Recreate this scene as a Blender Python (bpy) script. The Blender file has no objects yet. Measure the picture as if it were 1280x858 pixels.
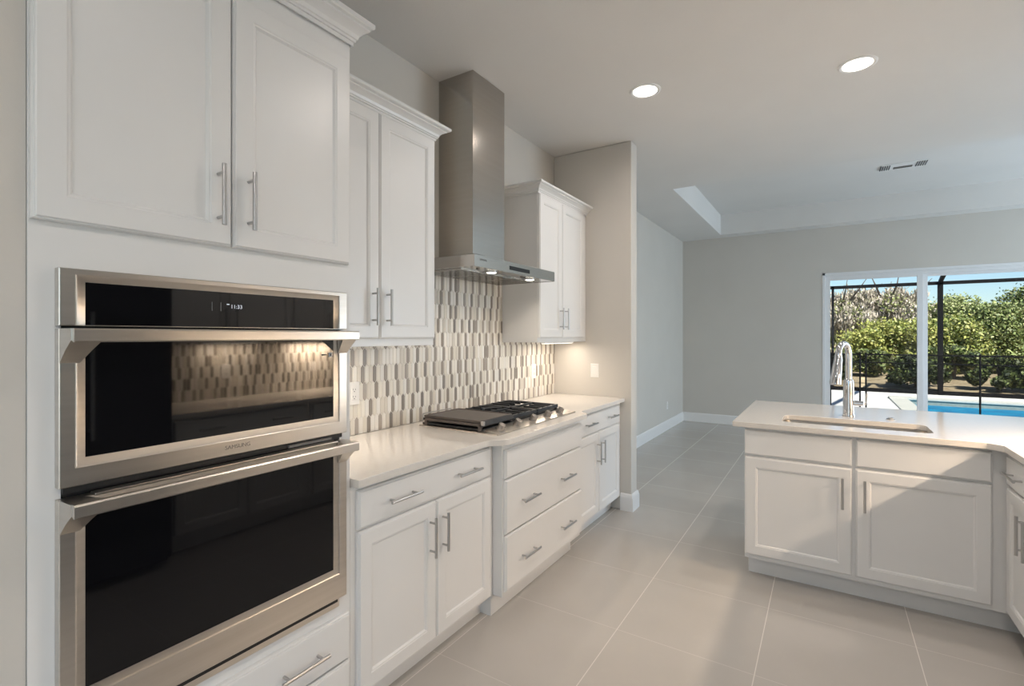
import bpy, bmesh, math, random
import numpy as np
from mathutils import Vector, Matrix

PI = math.pi
sc = bpy.context.scene
COL = sc.collection

# ------------------------------------------------------------------ camera, world, lights, exposure
CAM_H = 1.42
cam_d = bpy.data.cameras.new('camera')
cam_d.sensor_fit = 'HORIZONTAL'; cam_d.sensor_width = 36.0
cam_d.lens = 36.0 * 617.3 / 1280.0
cam_d.shift_y = -9.0 / 1280.0
cam_d.clip_start = 0.02; cam_d.clip_end = 300
cam = bpy.data.objects.new('camera', cam_d); COL.objects.link(cam)
cam.location = (0, 0, CAM_H)
cam.rotation_euler = (PI / 2, 0, math.radians(32.446))
sc.camera = cam

sc.view_settings.view_transform = 'Standard'
sc.view_settings.look = 'None'
sc.view_settings.gamma = 1.0
sc.view_settings.exposure = 0.0
sc.view_settings.use_curve_mapping = False

SKY = 0.14
SUN = 10.0
SUN_TRAVEL = (-0.40, 0.55, -0.85)
REAR_WINDOW_W = 24.0          # daylight through the window behind the camera
ADDED_SIDE_W = 150.0         # fill at a side window added to brighten the great room
CAN_W = 15.0                  # recessed ceiling lights
UNDER_W = 2.0                 # under-cabinet lights
HOOD_W = 0.9
WARM = (1.0, 0.84, 0.68)
CAN_COL = (1.0, 0.89, 0.82)
COOL = (0.70, 0.86, 1.0)

wd = bpy.data.worlds.new('world'); sc.world = wd; wd.use_nodes = True
wn = wd.node_tree.nodes; wl = wd.node_tree.links; wn.clear()
wo = wn.new('ShaderNodeOutputWorld'); wb = wn.new('ShaderNodeBackground'); wsky = wn.new('ShaderNodeTexSky')
wsky.sky_type = 'NISHITA'; wsky.sun_disc = False
wsky.sun_elevation = math.radians(38); wsky.sun_rotation = math.radians(150)
wsky.air_density = 1.0; wsky.dust_density = 0.3; wsky.ozone_density = 4.5
wl.new(wsky.outputs[0], wb.inputs[0]); wb.inputs[1].default_value = SKY
wl.new(wb.outputs[0], wo.inputs[0])

sd = bpy.data.lights.new('sun', 'SUN'); sd.energy = SUN; sd.angle = math.radians(0.6); sd.color = (1.0, 0.95, 0.86)
sun = bpy.data.objects.new('sun', sd); COL.objects.link(sun)
sun.location = (0, 0, 20)
sun.rotation_euler = Vector(SUN_TRAVEL).to_track_quat('-Z', 'Y').to_euler()


def area_light(name, loc, size, watts, color, direction, shape='RECTANGLE', spread=PI):
    d = bpy.data.lights.new(name, 'AREA'); d.shape = shape
    d.size = size[0]
    if shape in ('RECTANGLE', 'ELLIPSE'): d.size_y = size[1]
    d.energy = watts; d.color = color; d.spread = spread
    o = bpy.data.objects.new(name, d); COL.objects.link(o); o.location = loc
    o.rotation_euler = Vector(direction).to_track_quat('-Z', 'Y').to_euler()
    return o


area_light('window_daylight', (1.0, -3.30, 1.35), (3.4, 2.1), REAR_WINDOW_W, COOL, (0, 1, 0))
area_light('added_side_fill', (5.10, 6.75, 1.35), (2.9, 2.1), ADDED_SIDE_W, COOL, (-1, 0, 0))  # unseen source added to brighten the great room
area_light('added_living_fill', (5.10, -1.0, 1.35), (3.0, 2.1), 30.0, (0.55, 0.80, 1.0), (-1, 0, 0))  # cool fill added out of view for the tall oven cabinet

# ------------------------------------------------------------------ materials
def pmat(name, col=(0.8, 0.8, 0.8), rough=0.5, metal=0.0, **kw):
    m = bpy.data.materials.new(name); m.use_nodes = True
    b = m.node_tree.nodes['Principled BSDF']
    b.inputs['Base Color'].default_value = (*col, 1)
    b.inputs['Roughness'].default_value = rough
    b.inputs['Metallic'].default_value = metal
    for k, v in kw.items(): b.inputs[k].default_value = v
    m.diffuse_color = (*col, 1)
    return m


def nodes_of(m):
    nt = m.node_tree
    return nt, nt.nodes, nt.links, nt.nodes['Principled BSDF']


def mottled(m, c1, c2, scale, bump=0.0, bscale=None, stretch=(1, 1, 1), detail=4):
    nt, n, l, b = nodes_of(m)
    tc = n.new('ShaderNodeTexCoord'); mp = n.new('ShaderNodeMapping'); mp.inputs['Scale'].default_value = stretch
    l.new(tc.outputs['Object'], mp.inputs[0])
    nz = n.new('ShaderNodeTexNoise'); nz.inputs['Scale'].default_value = scale; nz.inputs['Detail'].default_value = detail
    l.new(mp.outputs[0], nz.inputs['Vector'])
    rp = n.new('ShaderNodeValToRGB'); rp.color_ramp.elements[0].position = 0.3; rp.color_ramp.elements[1].position = 0.7
    rp.color_ramp.elements[0].color = (*c1, 1); rp.color_ramp.elements[1].color = (*c2, 1)
    l.new(nz.outputs[0], rp.inputs[0]); l.new(rp.outputs[0], b.inputs['Base Color'])
    if bump:
        nb = n.new('ShaderNodeTexNoise'); nb.inputs['Scale'].default_value = bscale or scale * 8; nb.inputs['Detail'].default_value = 3
        l.new(mp.outputs[0], nb.inputs['Vector'])
        bp = n.new('ShaderNodeBump'); bp.inputs['Strength'].default_value = bump; bp.inputs['Distance'].default_value = 0.002
        l.new(nb.outputs[0], bp.inputs['Height']); l.new(bp.outputs[0], b.inputs['Normal'])
    return m


def attr_mat(name, rough, **kw):
    m = pmat(name, (0.5, 0.5, 0.5), rough, **kw)
    nt, n, l, b = nodes_of(m)
    a = n.new('ShaderNodeAttribute'); a.attribute_name = 'tint'
    l.new(a.outputs['Color'], b.inputs['Base Color'])
    return m


M = {}
M['paint'] = mottled(pmat('cabinet_white_paint', rough=0.30), (0.76, 0.76, 0.75), (0.78, 0.78, 0.77), 3)
M['shadow_line'] = pmat('cabinet_inside', (0.30, 0.30, 0.30), 0.6)
M['wall'] = mottled(pmat('wall_greige_paint', rough=0.7), (0.60, 0.575, 0.53), (0.62, 0.595, 0.55), 2, bump=0.12, bscale=90)
M['ceiling'] = mottled(pmat('ceiling_white_paint', rough=0.8), (0.72, 0.71, 0.69), (0.74, 0.73, 0.71), 2, bump=0.3, bscale=70)
M['trim'] = pmat('trim_white_paint', (0.82, 0.82, 0.81), 0.35)
M['counter'] = mottled(pmat('quartz_white', rough=0.10), (0.70, 0.67, 0.625), (0.73, 0.70, 0.655), 60)
M['steel'] = mottled(pmat('stainless_brushed', rough=0.30, metal=1.0), (0.60, 0.56, 0.51), (0.66, 0.62, 0.57), 40, stretch=(0.05, 0.05, 1.5))
M['steel_hood'] = mottled(pmat('stainless_hood', rough=0.15, metal=1.0), (0.49, 0.465, 0.43), (0.51, 0.485, 0.45), 40, stretch=(0.05, 0.05, 1.5))
M['nickel'] = pmat('brushed_nickel', (0.50, 0.49, 0.48), 0.30, 1.0)
M['knob'] = pmat('knob_steel', (0.40, 0.37, 0.34), 0.36, 1.0)
M['chrome'] = pmat('polished_chrome', (0.60, 0.61, 0.63), 0.06, 1.0)
M['black_glass'] = pmat('black_glass', (0.004, 0.004, 0.005), 0.03, 0.0, **{'IOR': 1.6})
M['dim_oven_glass'] = pmat('oven_door_glass_dim', (0.004, 0.004, 0.005), 0.03, 0.0, **{'IOR': 1.42})  # same black glass, reflectance cut to imitate a shaded reflection
M['black'] = pmat('black_gap', (0.008, 0.008, 0.009), 0.5)
M['iron'] = mottled(pmat('cast_iron', rough=0.45), (0.015, 0.017, 0.02), (0.03, 0.032, 0.036), 30)
M['griddle'] = mottled(pmat('griddle_coating', rough=0.42), (0.062, 0.050, 0.044), (0.080, 0.066, 0.058), 30)
M['griddle_edge'] = mottled(pmat('griddle_edge', rough=0.5), (0.085, 0.07, 0.062), (0.11, 0.09, 0.08), 30)
M['plastic'] = pmat('white_plastic', (0.82, 0.81, 0.79), 0.35)
M['slot'] = pmat('dark_slot', (0.05, 0.05, 0.05), 0.6)
M['grey_print'] = pmat('grey_print', (0.16, 0.15, 0.14), 0.5)
M['pale_print'] = pmat('pale_print', (0.45, 0.46, 0.48), 0.5)
M['vent_dark'] = pmat('vent_dark', (0.05, 0.05, 0.055), 0.6)
M['vinyl'] = pmat('white_vinyl', (0.78, 0.79, 0.80), 0.35)
M['bronze'] = pmat('dark_bronze_aluminium', (0.005, 0.005, 0.006), 0.6, 0.0, **{'IOR': 1.2})
M['deck'] = mottled(pmat('travertine_deck', rough=0.8), (0.86, 0.84, 0.81), (0.92, 0.90, 0.87), 3)
M['coping'] = mottled(pmat('pool_coping', rough=0.7), (0.66, 0.66, 0.60), (0.74, 0.74, 0.68), 4)
M['pool_wall'] = mottled(pmat('pool_tile', rough=0.3), (0.30, 0.36, 0.33), (0.40, 0.46, 0.42), 20)
M['soil'] = mottled(pmat('leaf_litter', rough=0.95), (0.26, 0.19, 0.11), (0.50, 0.41, 0.27), 5, bump=1.0, bscale=20)
M['bark'] = mottled(pmat('bark', rough=0.9), (0.08, 0.065, 0.05), (0.17, 0.14, 0.115), 12)
M['sun_block_roof'] = pmat('sun_block_matte', (0.25, 0.22, 0.2), 0.9)
M['leaf'] = attr_mat('leaves', 0.55)
M['tile'] = attr_mat('picket_tile', 0.34)
M['grout'] = pmat('grout', (0.74, 0.71, 0.66), 0.9)


def emit_mat(name, col, s):
    m = bpy.data.materials.new(name); m.use_nodes = True
    n = m.node_tree.nodes; n.clear()
    o = n.new('ShaderNodeOutputMaterial'); e = n.new('ShaderNodeEmission')
    e.inputs[0].default_value = (*col, 1); e.inputs[1].default_value = s
    m.node_tree.links.new(e.outputs[0], o.inputs[0]); return m


M['lamp'] = emit_mat('lamp_lens', (1.0, 0.93, 0.82), 7.0)
M['digits'] = emit_mat('clock_digits', (0.85, 0.90, 1.0), 0.8)


def glass_mat(name, tint=(0.97, 0.985, 0.98)):
    m = bpy.data.materials.new(name); m.use_nodes = True
    n = m.node_tree.nodes; l = m.node_tree.links; n.clear()
    o = n.new('ShaderNodeOutputMaterial'); mx = n.new('ShaderNodeMixShader'); t = n.new('ShaderNodeBsdfTransparent')
    g = n.new('ShaderNodeBsdfGlossy'); f = n.new('ShaderNodeFresnel')
    t.inputs[0].default_value = (*tint, 1); g.inputs['Roughness'].default_value = 0.0; f.inputs[0].default_value = 1.18
    l.new(f.outputs[0], mx.inputs[0]); l.new(t.outputs[0], mx.inputs[1]); l.new(g.outputs[0], mx.inputs[2])
    l.new(mx.outputs[0], o.inputs[0]); return m


M['glass'] = glass_mat('window_glass')


def mesh_screen_mat(name, col, opacity):
    m = bpy.data.materials.new(name); m.use_nodes = True
    n = m.node_tree.nodes; l = m.node_tree.links; n.clear()
    o = n.new('ShaderNodeOutputMaterial'); mx = n.new('ShaderNodeMixShader'); t = n.new('ShaderNodeBsdfTransparent')
    d = n.new('ShaderNodeBsdfDiffuse'); d.inputs[0].default_value = (*col, 1); mx.inputs[0].default_value = opacity
    l.new(t.outputs[0], mx.inputs[1]); l.new(d.outputs[0], mx.inputs[2]); l.new(mx.outputs[0], o.inputs[0]); return m


M['net'] = mesh_screen_mat('black_fence_netting', (0.008, 0.008, 0.008), 0.26)

# pool water
wm = pmat('pool_water', (0.01, 0.40, 0.60), 0.3, 0.0, **{'IOR': 1.18, 'Specular IOR Level': 0.1}); M['water'] = wm
nt, n, l, b = nodes_of(wm)
tc = n.new('ShaderNodeTexCoord'); nz = n.new('ShaderNodeTexNoise'); nz.inputs['Scale'].default_value = 3.0; nz.inputs['Detail'].default_value = 3
l.new(tc.outputs['Object'], nz.inputs['Vector'])
rp = n.new('ShaderNodeValToRGB'); rp.color_ramp.elements[0].position = 0.35; rp.color_ramp.elements[1].position = 0.7
rp.color_ramp.elements[0].color = (0.0, 0.17, 0.38, 1); rp.color_ramp.elements[1].color = (0.005, 0.32, 0.56, 1)
l.new(nz.outputs[0], rp.inputs[0]); l.new(rp.outputs[0], b.inputs['Base Color'])
bp = n.new('ShaderNodeBump'); bp.inputs['Strength'].default_value = 0.25; bp.inputs['Distance'].default_value = 0.02
l.new(nz.outputs[0], bp.inputs['Height']); l.new(bp.outputs[0], b.inputs['Normal'])

# floor: 600 mm porcelain tiles, pale grout
fm = pmat('porcelain_floor_tile', (0.42, 0.39, 0.35), 0.2); M['floor'] = fm
nt, n, l, b = nodes_of(fm)
tc = n.new('ShaderNodeTexCoord'); sx = n.new('ShaderNodeSeparateXYZ'); l.new(tc.outputs['Object'], sx.inputs[0])


def math_node(op, a, bval=None):
    m = n.new('ShaderNodeMath'); m.operation = op
    for i, v in enumerate((a, bval)):
        if v is None: continue
        if isinstance(v, (int, float)): m.inputs[i].default_value = v
        else: l.new(v, m.inputs[i])
    return m.outputs[0]


def grout_line(axis, offset, width):
    q = math_node('DIVIDE', math_node('SUBTRACT', sx.outputs[axis], offset), 0.6)
    fr = math_node('FRACT', math_node('ADD', q, 100.5))
    dist = math_node('MULTIPLY', math_node('ABSOLUTE', math_node('SUBTRACT', fr, 0.5)), 0.6)
    return math_node('LESS_THAN', dist, width)


gx = grout_line(0, -0.253, 0.0018); gy = math_node('MULTIPLY', grout_line(1, 1.687, 0.0016), 0.18)  # cross joints fainter: the grout's directional reflection is put into the colour
gr = math_node('MAXIMUM', gx, gy)
nz = n.new('ShaderNodeTexNoise'); nz.inputs['Scale'].default_value = 1.7; nz.inputs['Detail'].default_value = 5
l.new(tc.outputs['Object'], nz.inputs['Vector'])
rp = n.new('ShaderNodeValToRGB'); rp.color_ramp.elements[0].position = 0.3; rp.color_ramp.elements[1].position = 0.7
rp.color_ramp.elements[0].color = (0.475, 0.45, 0.415, 1); rp.color_ramp.elements[1].color = (0.515, 0.49, 0.455, 1)
l.new(nz.outputs[0], rp.inputs[0])
mx = n.new('ShaderNodeMixRGB'); l.new(gr, mx.inputs[0]); l.new(rp.outputs[0], mx.inputs[1]); mx.inputs[2].default_value = (0.66, 0.63, 0.585, 1)
l.new(mx.outputs[0], b.inputs['Base Color'])
l.new(math_node('ADD', math_node('MULTIPLY', gr, 0.5), 0.19), b.inputs['Roughness'])

# ------------------------------------------------------------------ mesh helpers
class MB:
    """Collects shapes in one bmesh and links them as ONE mesh object."""
    def __init__(s): s.bm = bmesh.new()

    def box(s, a, b, bev=0.0, seg=2):
        x0, y0, z0 = a; x1, y1, z1 = b
        v = [s.bm.verts.new(p) for p in ((x0, y0, z0), (x1, y0, z0), (x1, y1, z0), (x0, y1, z0), (x0, y0, z1), (x1, y0, z1), (x1, y1, z1), (x0, y1, z1))]
        f = [s.bm.faces.new([v[i] for i in q]) for q in ((0, 3, 2, 1), (4, 5, 6, 7), (0, 1, 5, 4), (1, 2, 6, 5), (2, 3, 7, 6), (3, 0, 4, 7))]
        if bev:
            e = list({e for q in f for e in q.edges})
            bmesh.ops.bevel(s.bm, geom=e, offset=bev, segments=seg, affect='EDGES', profile=0.5)
        return s

    def cyl(s, p0, p1, r0, r1=None, n=20, caps=True):
        p0, p1 = Vector(p0), Vector(p1); r1 = r0 if r1 is None else r1
        q = (p1 - p0).to_track_quat('Z', 'Y')
        ra, rb = [], []
        for i in range(n):
            d = q @ Vector((math.cos(2 * PI * i / n), math.sin(2 * PI * i / n), 0))
            ra.append(s.bm.verts.new(p0 + d * r0)); rb.append(s.bm.verts.new(p1 + d * r1))
        for i in range(n):
            s.bm.faces.new((ra[i], ra[(i + 1) % n], rb[(i + 1) % n], rb[i]))
        if caps: s.bm.faces.new(ra[::-1]); s.bm.faces.new(rb)
        return s

    def lathe(s, c, prof, n=28, axis='Z'):
        """profile [(r, h)...] turned about the axis through c"""
        c = Vector(c); rings = []
        for r, h in prof:
            ring = []
            for i in range(n):
                a = 2 * PI * i / n; u, w = r * math.cos(a), r * math.sin(a)
                p = Vector((u, w, h)) if axis == 'Z' else (Vector((h, u, w)) if axis == 'X' else Vector((w, h, u)))
                ring.append(s.bm.verts.new(c + p))
            rings.append(ring)
        for a, b in zip(rings, rings[1:]):
            for i in range(n): s.bm.faces.new((a[i], a[(i + 1) % n], b[(i + 1) % n], b[i]))
        s.bm.faces.new(rings[0][::-1]); s.bm.faces.new(rings[-1])
        return s

    def tube(s, pts, radii, n=16):
        pts = [Vector(p) for p in pts]
        if isinstance(radii, (int, float)): radii = [radii] * len(pts)
        rings = []; up = None
        for i, p in enumerate(pts):
            t = (pts[min(i + 1, len(pts) - 1)] - pts[max(i - 1, 0)]).normalized()
            if up is None:
                up = t.orthogonal().normalized()
            up = (up - t * up.dot(t)).normalized(); w = t.cross(up)
            rings.append([s.bm.verts.new(p + (up * math.cos(2 * PI * k / n) + w * math.sin(2 * PI * k / n)) * radii[i]) for k in range(n)])
        for a, b in zip(rings, rings[1:]):
            for k in range(n): s.bm.faces.new((a[k], a[(k + 1) % n], b[(k + 1) % n], b[k]))
        s.bm.faces.new(rings[0][::-1]); s.bm.faces.new(rings[-1])
        return s

    def loops(s, rings, cap0=True, cap1=True, closed=True):
        vs = [[s.bm.verts.new(p) for p in r] for r in rings]
        m = len(vs[0])
        for a, b in zip(vs, vs[1:]):
            for i in range(m if closed else m - 1):
                s.bm.faces.new((a[i], a[(i + 1) % m], b[(i + 1) % m], b[i]))
        if cap0: s.bm.faces.new(vs[0][::-1])
        if cap1: s.bm.faces.new(vs[-1])
        return s

    def slab(s, outer, z0, z1, holes=(), bev=0.003):
        """flat plate of any outline with holes, edges eased"""
        edges = []
        for loop in [outer, *holes]:
            vs = [s.bm.verts.new((x, y, z0)) for x, y in loop]
            edges += [s.bm.edges.new((vs[i], vs[(i + 1) % len(vs)])) for i in range(len(vs))]
        r = bmesh.ops.triangle_fill(s.bm, use_beauty=True, use_dissolve=False, edges=edges)
        faces = [g for g in r['geom'] if isinstance(g, bmesh.types.BMFace)]
        ex = bmesh.ops.extrude_face_region(s.bm, geom=faces)
        vs = [g for g in ex['geom'] if isinstance(g, bmesh.types.BMVert)]
        bmesh.ops.translate(s.bm, vec=(0, 0, z1 - z0), verts=vs)
        if bev:
            bmesh.ops.recalc_face_normals(s.bm, faces=s.bm.faces)
            e = [e for e in s.bm.edges if len(e.link_faces) == 2 and abs(e.verts[0].co.z - e.verts[1].co.z) < 1e-6 and e.calc_face_angle(0) > 1.0]
            bmesh.ops.bevel(s.bm, geom=e, offset=bev, segments=2, affect='EDGES', profile=0.5)
        return s

    def build(s, name, mat, parent=None, loc=None, smooth=35, recalc=True):
        if recalc: bmesh.ops.recalc_face_normals(s.bm, faces=s.bm.faces)
        me = bpy.data.meshes.new(name); s.bm.to_mesh(me); s.bm.free()
        for m in (mat if isinstance(mat, (list, tuple)) else [mat]): me.materials.append(m)
        if smooth:
            for p in me.polygons: p.use_smooth = True
            me.set_sharp_from_angle(angle=math.radians(smooth))
        o = bpy.data.objects.new(name, me); COL.objects.link(o)
        if smooth:
            wn_ = o.modifiers.new('weighted_normals', 'WEIGHTED_NORMAL'); wn_.keep_sharp = True; wn_.weight = 80
        if parent is not None: o.parent = parent
        if loc is not None: o.location = loc
        return o


def tag(o, label=None, cat=None, group=None, kind=None):
    if label: o['label'] = label
    if cat: o['category'] = cat
    if group: o['group'] = group
    if kind: o['kind'] = kind
    return o


def thing(name, label, cat, loc=(0, 0, 0), rz=0.0, group=None):
    o = bpy.data.objects.new(name, None); COL.objects.link(o)
    o.empty_display_size = 0.1; o.location = loc; o.rotation_euler = (0, 0, rz)
    return tag(o, label, cat, group)


def struct(name, mb, mat, parent=None, smooth=35):
    o = mb.build(name, mat, parent, smooth=smooth)
    if parent is None: o['kind'] = 'structure'
    return o


def copy_thing(root, loc, rz, label, group=None):
    r = root.copy(); COL.objects.link(r); r.location = loc; r.rotation_euler = (0, 0, rz); r['label'] = label
    if group: r['group'] = group
    for ch in list(root.children):
        c = ch.copy(); COL.objects.link(c); c.parent = r
        for g in list(ch.children):
            d = g.copy(); COL.objects.link(d); d.parent = c
    return r


def lettering(name, text, size, mat, parent, loc, rot, depth=0.0006, align='CENTER'):
    cu = bpy.data.curves.new(name, 'FONT'); cu.body = text; cu.size = size; cu.extrude = depth; cu.align_x = align; cu.align_y = 'CENTER'
    t = bpy.data.objects.new(name + '_curve', cu); COL.objects.link(t)
    dg = bpy.context.evaluated_depsgraph_get(); dg.update()
    me = bpy.data.meshes.new_from_object(t.evaluated_get(dg))
    bpy.data.objects.remove(t); bpy.data.curves.remove(cu)
    me.name = name; me.materials.clear(); me.materials.append(mat)
    o = bpy.data.objects.new(name, me); COL.objects.link(o); o.parent = parent; o.location = loc; o.rotation_euler = rot
    return o


def rect_loop(x0, x1, z0, z1, y):
    return [(x0, y, z0), (x1, y, z0), (x1, y, z1), (x0, y, z1)]


def rrect(x0, x1, y0, y1, r, k=6):
    pts = []
    for cx, cy, a0 in ((x1 - r, y1 - r, 0), (x0 + r, y1 - r, PI / 2), (x0 + r, y0 + r, PI), (x1 - r, y0 + r, 1.5 * PI)):
        for i in range(k + 1):
            a = a0 + PI / 2 * i / k; pts.append((cx + r * math.cos(a), cy + r * math.sin(a)))
    return pts

# ------------------------------------------------------------------ room shell
XL, YB, ZC, XR = -2.03, 8.54, 3.0, 1.345       # left wall, back wall, ceiling, kitchen right wall
XF, YR = 5.2, -3.4                             # far right wall, rear wall
FIN_Y0, FIN_Y1, FIN_X = 3.88, 4.02, -1.325

struct('floor', MB().box((XL - 0.15, YR - 0.15, -0.12), (XF + 0.15, YB + 0.15, 0.0)), M['floor'], smooth=0)
# ceiling with the raised tray over the great room
TX0, TX1, TY0, TY1, TZ = -1.39, 4.6, 5.42, 8.28, 3.31
c = MB()
c.box((XL - 0.15, YR - 0.15, ZC), (XF + 0.15, TY0, ZC + 0.12)); c.box((XL - 0.15, TY1, ZC), (XF + 0.15, YB + 0.15, ZC + 0.12))
c.box((XL - 0.15, TY0, ZC), (TX0, TY1, ZC + 0.12)); c.box((TX1, TY0, ZC), (XF + 0.15, TY1, ZC + 0.12))
c.box((TX0 - 0.1, TY0 - 0.1, TZ), (TX1 + 0.1, TY1 + 0.1, TZ + 0.1))
c.box((TX0 - 0.1, TY0 - 0.1, ZC + 0.12), (TX0, TY1 + 0.1, TZ)); c.box((TX1, TY0 - 0.1, ZC + 0.12), (TX1 + 0.1, TY1 + 0.1, TZ))
c.box((TX0, TY0 - 0.1, ZC + 0.12), (TX1, TY0, TZ)); c.box((TX0, TY1, ZC + 0.12), (TX1, TY1 + 0.1, TZ))
struct('ceiling', c, M['ceiling'], smooth=0)
struct('wall_left', MB().box((XL - 0.15, YR - 0.15, 0), (XL, YB + 0.15, ZC)), M['wall'], smooth=0)
struct('wall_partition', MB().box((XL, FIN_Y0, 0), (FIN_X, FIN_Y1, ZC), bev=0.012), M['wall'])
struct('wall_pantry', MB().box((XL, YR, 0), (-1.424, 0.329, ZC), bev=0.0), M['wall'], smooth=0)
DX0, DX1, DZ = -0.044, 4.66, 2.334             # sliding door opening in the back wall, widened unseen for more daylight
w = MB(); w.box((XL, YB, 0), (DX0, YB + 0.15, ZC)); w.box((DX1, YB, 0), (XF, YB + 0.15, ZC)); w.box((DX0, YB, DZ), (DX1, YB + 0.15, ZC))
struct('wall_back', w, M['wall'], smooth=0)
struct('wall_right', MB().box((XR, 0.45, 0), (XR + 0.13, 3.30, ZC)), M['wall'], smooth=0)
w = MB(); w.box((XF, YR - 0.15, 0), (XF + 0.15, -2.5, ZC)); w.box((XF, 0.5, 0), (XF + 0.15, 5.25, ZC)); w.box((XF, -2.5, 0), (XF + 0.15, 0.5, 0.25)); w.box((XF, -2.5, 2.45), (XF + 0.15, 0.5, ZC)); w.box((XF, 8.25, 0), (XF + 0.15, YB + 0.15, ZC)); w.box((XF, 5.25, 0), (XF + 0.15, 8.25, 0.25)); w.box((XF, 5.25, 2.45), (XF + 0.15, 8.25, ZC))
struct('wall_side', w, M['wall'], smooth=0)
w2 = struct('added_side_window', MB().box((XF + 0.02, 5.25, 0.25), (XF + 0.10, 5.32, 2.45)).box((XF + 0.02, 8.18, 0.25), (XF + 0.10, 8.25, 2.45)).box((XF + 0.02, 5.25, 0.25), (XF + 0.10, 8.25, 0.32)).box((XF + 0.02, 5.25, 2.38), (XF + 0.10, 8.25, 2.45)).box((XF + 0.02, 6.715, 0.25), (XF + 0.10, 6.785, 2.45)), M['vinyl'])  # unseen window made up around the added side light
MB().box((XF + 0.055, 5.30, 0.30), (XF + 0.065, 8.20, 2.40)).build('window_pane', M['glass'], w2, smooth=0)
w = MB(); w.box((XL, YR - 0.15, 0), (-0.75, YR, ZC)); w.box((2.75, YR - 0.15, 0), (XF, YR, ZC)); w.box((-0.75, YR - 0.15, 2.45), (2.75, YR, ZC)); w.box((-0.75, YR - 0.15, 0), (2.75, YR, 0.25))
struct('wall_rear', w, M['wall'], smooth=0)
struct('sun_block_roof', MB().box((XL - 0.6, -8, 3.5), (XF + 0.6, 8.75, 3.6)), M['sun_block_roof'], smooth=0)  # unseen slab added to keep the sun out of the rooms

w3 = struct('added_living_window', MB().box((XF + 0.02, -2.5, 0.25), (XF + 0.10, -2.43, 2.45)).box((XF + 0.02, 0.43, 0.25), (XF + 0.10, 0.5, 2.45)).box((XF + 0.02, -2.5, 0.25), (XF + 0.10, 0.5, 0.32)).box((XF + 0.02, -2.5, 2.38), (XF + 0.10, 0.5, 2.45)).box((XF + 0.02, -1.035, 0.25), (XF + 0.10, -0.965, 2.45)), M['vinyl'])  # unseen window frame made up for the added living-area light
MB().box((XF + 0.055, -2.45, 0.30), (XF + 0.065, 0.45, 2.40)).build('window_pane', M['glass'], w3, smooth=0)
# rear window frame (behind the camera, seen in reflections)
w1 = struct('window_1', MB().box((-0.75, YR - 0.1, 0.25), (-0.68, YR - 0.02, 2.45)).box((2.68, YR - 0.1, 0.25), (2.75, YR - 0.02, 2.45)).box((-0.75, YR - 0.1, 0.25), (2.75, YR - 0.02, 0.32)).box((-0.75, YR - 0.1, 2.38), (2.75, YR - 0.02, 2.45)).box((0.965, YR - 0.1, 0.25), (1.035, YR - 0.02, 2.45)), M['vinyl'])
MB().box((-0.70, YR - 0.065, 0.30), (2.70, YR - 0.055, 2.40)).build('window_pane', M['glass'], w1, smooth=0)

# baseboards with an eased top
def base_profile_run(mb, p0, p1, nrm, h=0.145, t=0.016):
    """baseboard from p0 to p1 (xy), standing off along nrm"""
    prof = [(0, 0), (t, 0), (t, h - 0.035), (t - 0.004, h - 0.028), (t - 0.005, h - 0.012), (0.006, h - 0.004), (0.003, h), (0, h)]
    d = Vector((p1[0] - p0[0], p1[1] - p0[1], 0)); nn = Vector((nrm[0], nrm[1], 0))
    a = [Vector((p0[0], p0[1], 0)) + nn * o + Vector((0, 0, z)) for o, z in prof]
    mb.loops([a, [p + d for p in a]])


bb = MB(); base_profile_run(bb, (XL, FIN_Y1), (XL, YB), (1, 0)); struct('baseboard_left', bb, M['trim'])
bb = MB(); base_profile_run(bb, (XL + 0.016, YB), (DX0 - 0.0, YB), (0, -1)); struct('baseboard_back', bb, M['trim'])
prof = [(0, 0), (0.016, 0), (0.016, 0.105), (0.012, 0.112), (0.011, 0.128), (0.006, 0.136), (0.003, 0.14), (0, 0.14)]
bb = MB()
bb.loops([[(-1.415, FIN_Y0 - o, z) for o, z in prof], [(FIN_X + o, FIN_Y0 - o, z) for o, z in prof], [(FIN_X + o, FIN_Y1 + o, z) for o, z in prof], [(XL + 0.02, FIN_Y1 + o, z) for o, z in prof]])
struct('baseboard_partition', bb, M['trim'])
bb = MB(); base_profile_run(bb, (XR + 0.13, 3.30), (XR - 0.0, 3.30), (0, 1)); struct('baseboard_right', bb, M['trim'])

# ------------------------------------------------------------------ sliding glass door in the back wall
d1 = struct('door_1', MB().box((DX0, YB - 0.004, 0), (DX0 + 0.035, YB + 0.14, DZ), 0.003).box((DX1 - 0.035, YB - 0.004, 0), (DX1, YB + 0.14, DZ), 0.003)
            .box((DX0, YB - 0.004, DZ - 0.035), (DX1, YB + 0.14, DZ), 0.003).box((DX0, YB + 0.0, 0.0), (DX1, YB + 0.14, 0.02)).box((DX0 + 0.03, YB + 0.03, DZ - 0.075), (DX1 - 0.03, YB + 0.14, DZ - 0.03), 0.003), M['vinyl'])


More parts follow.
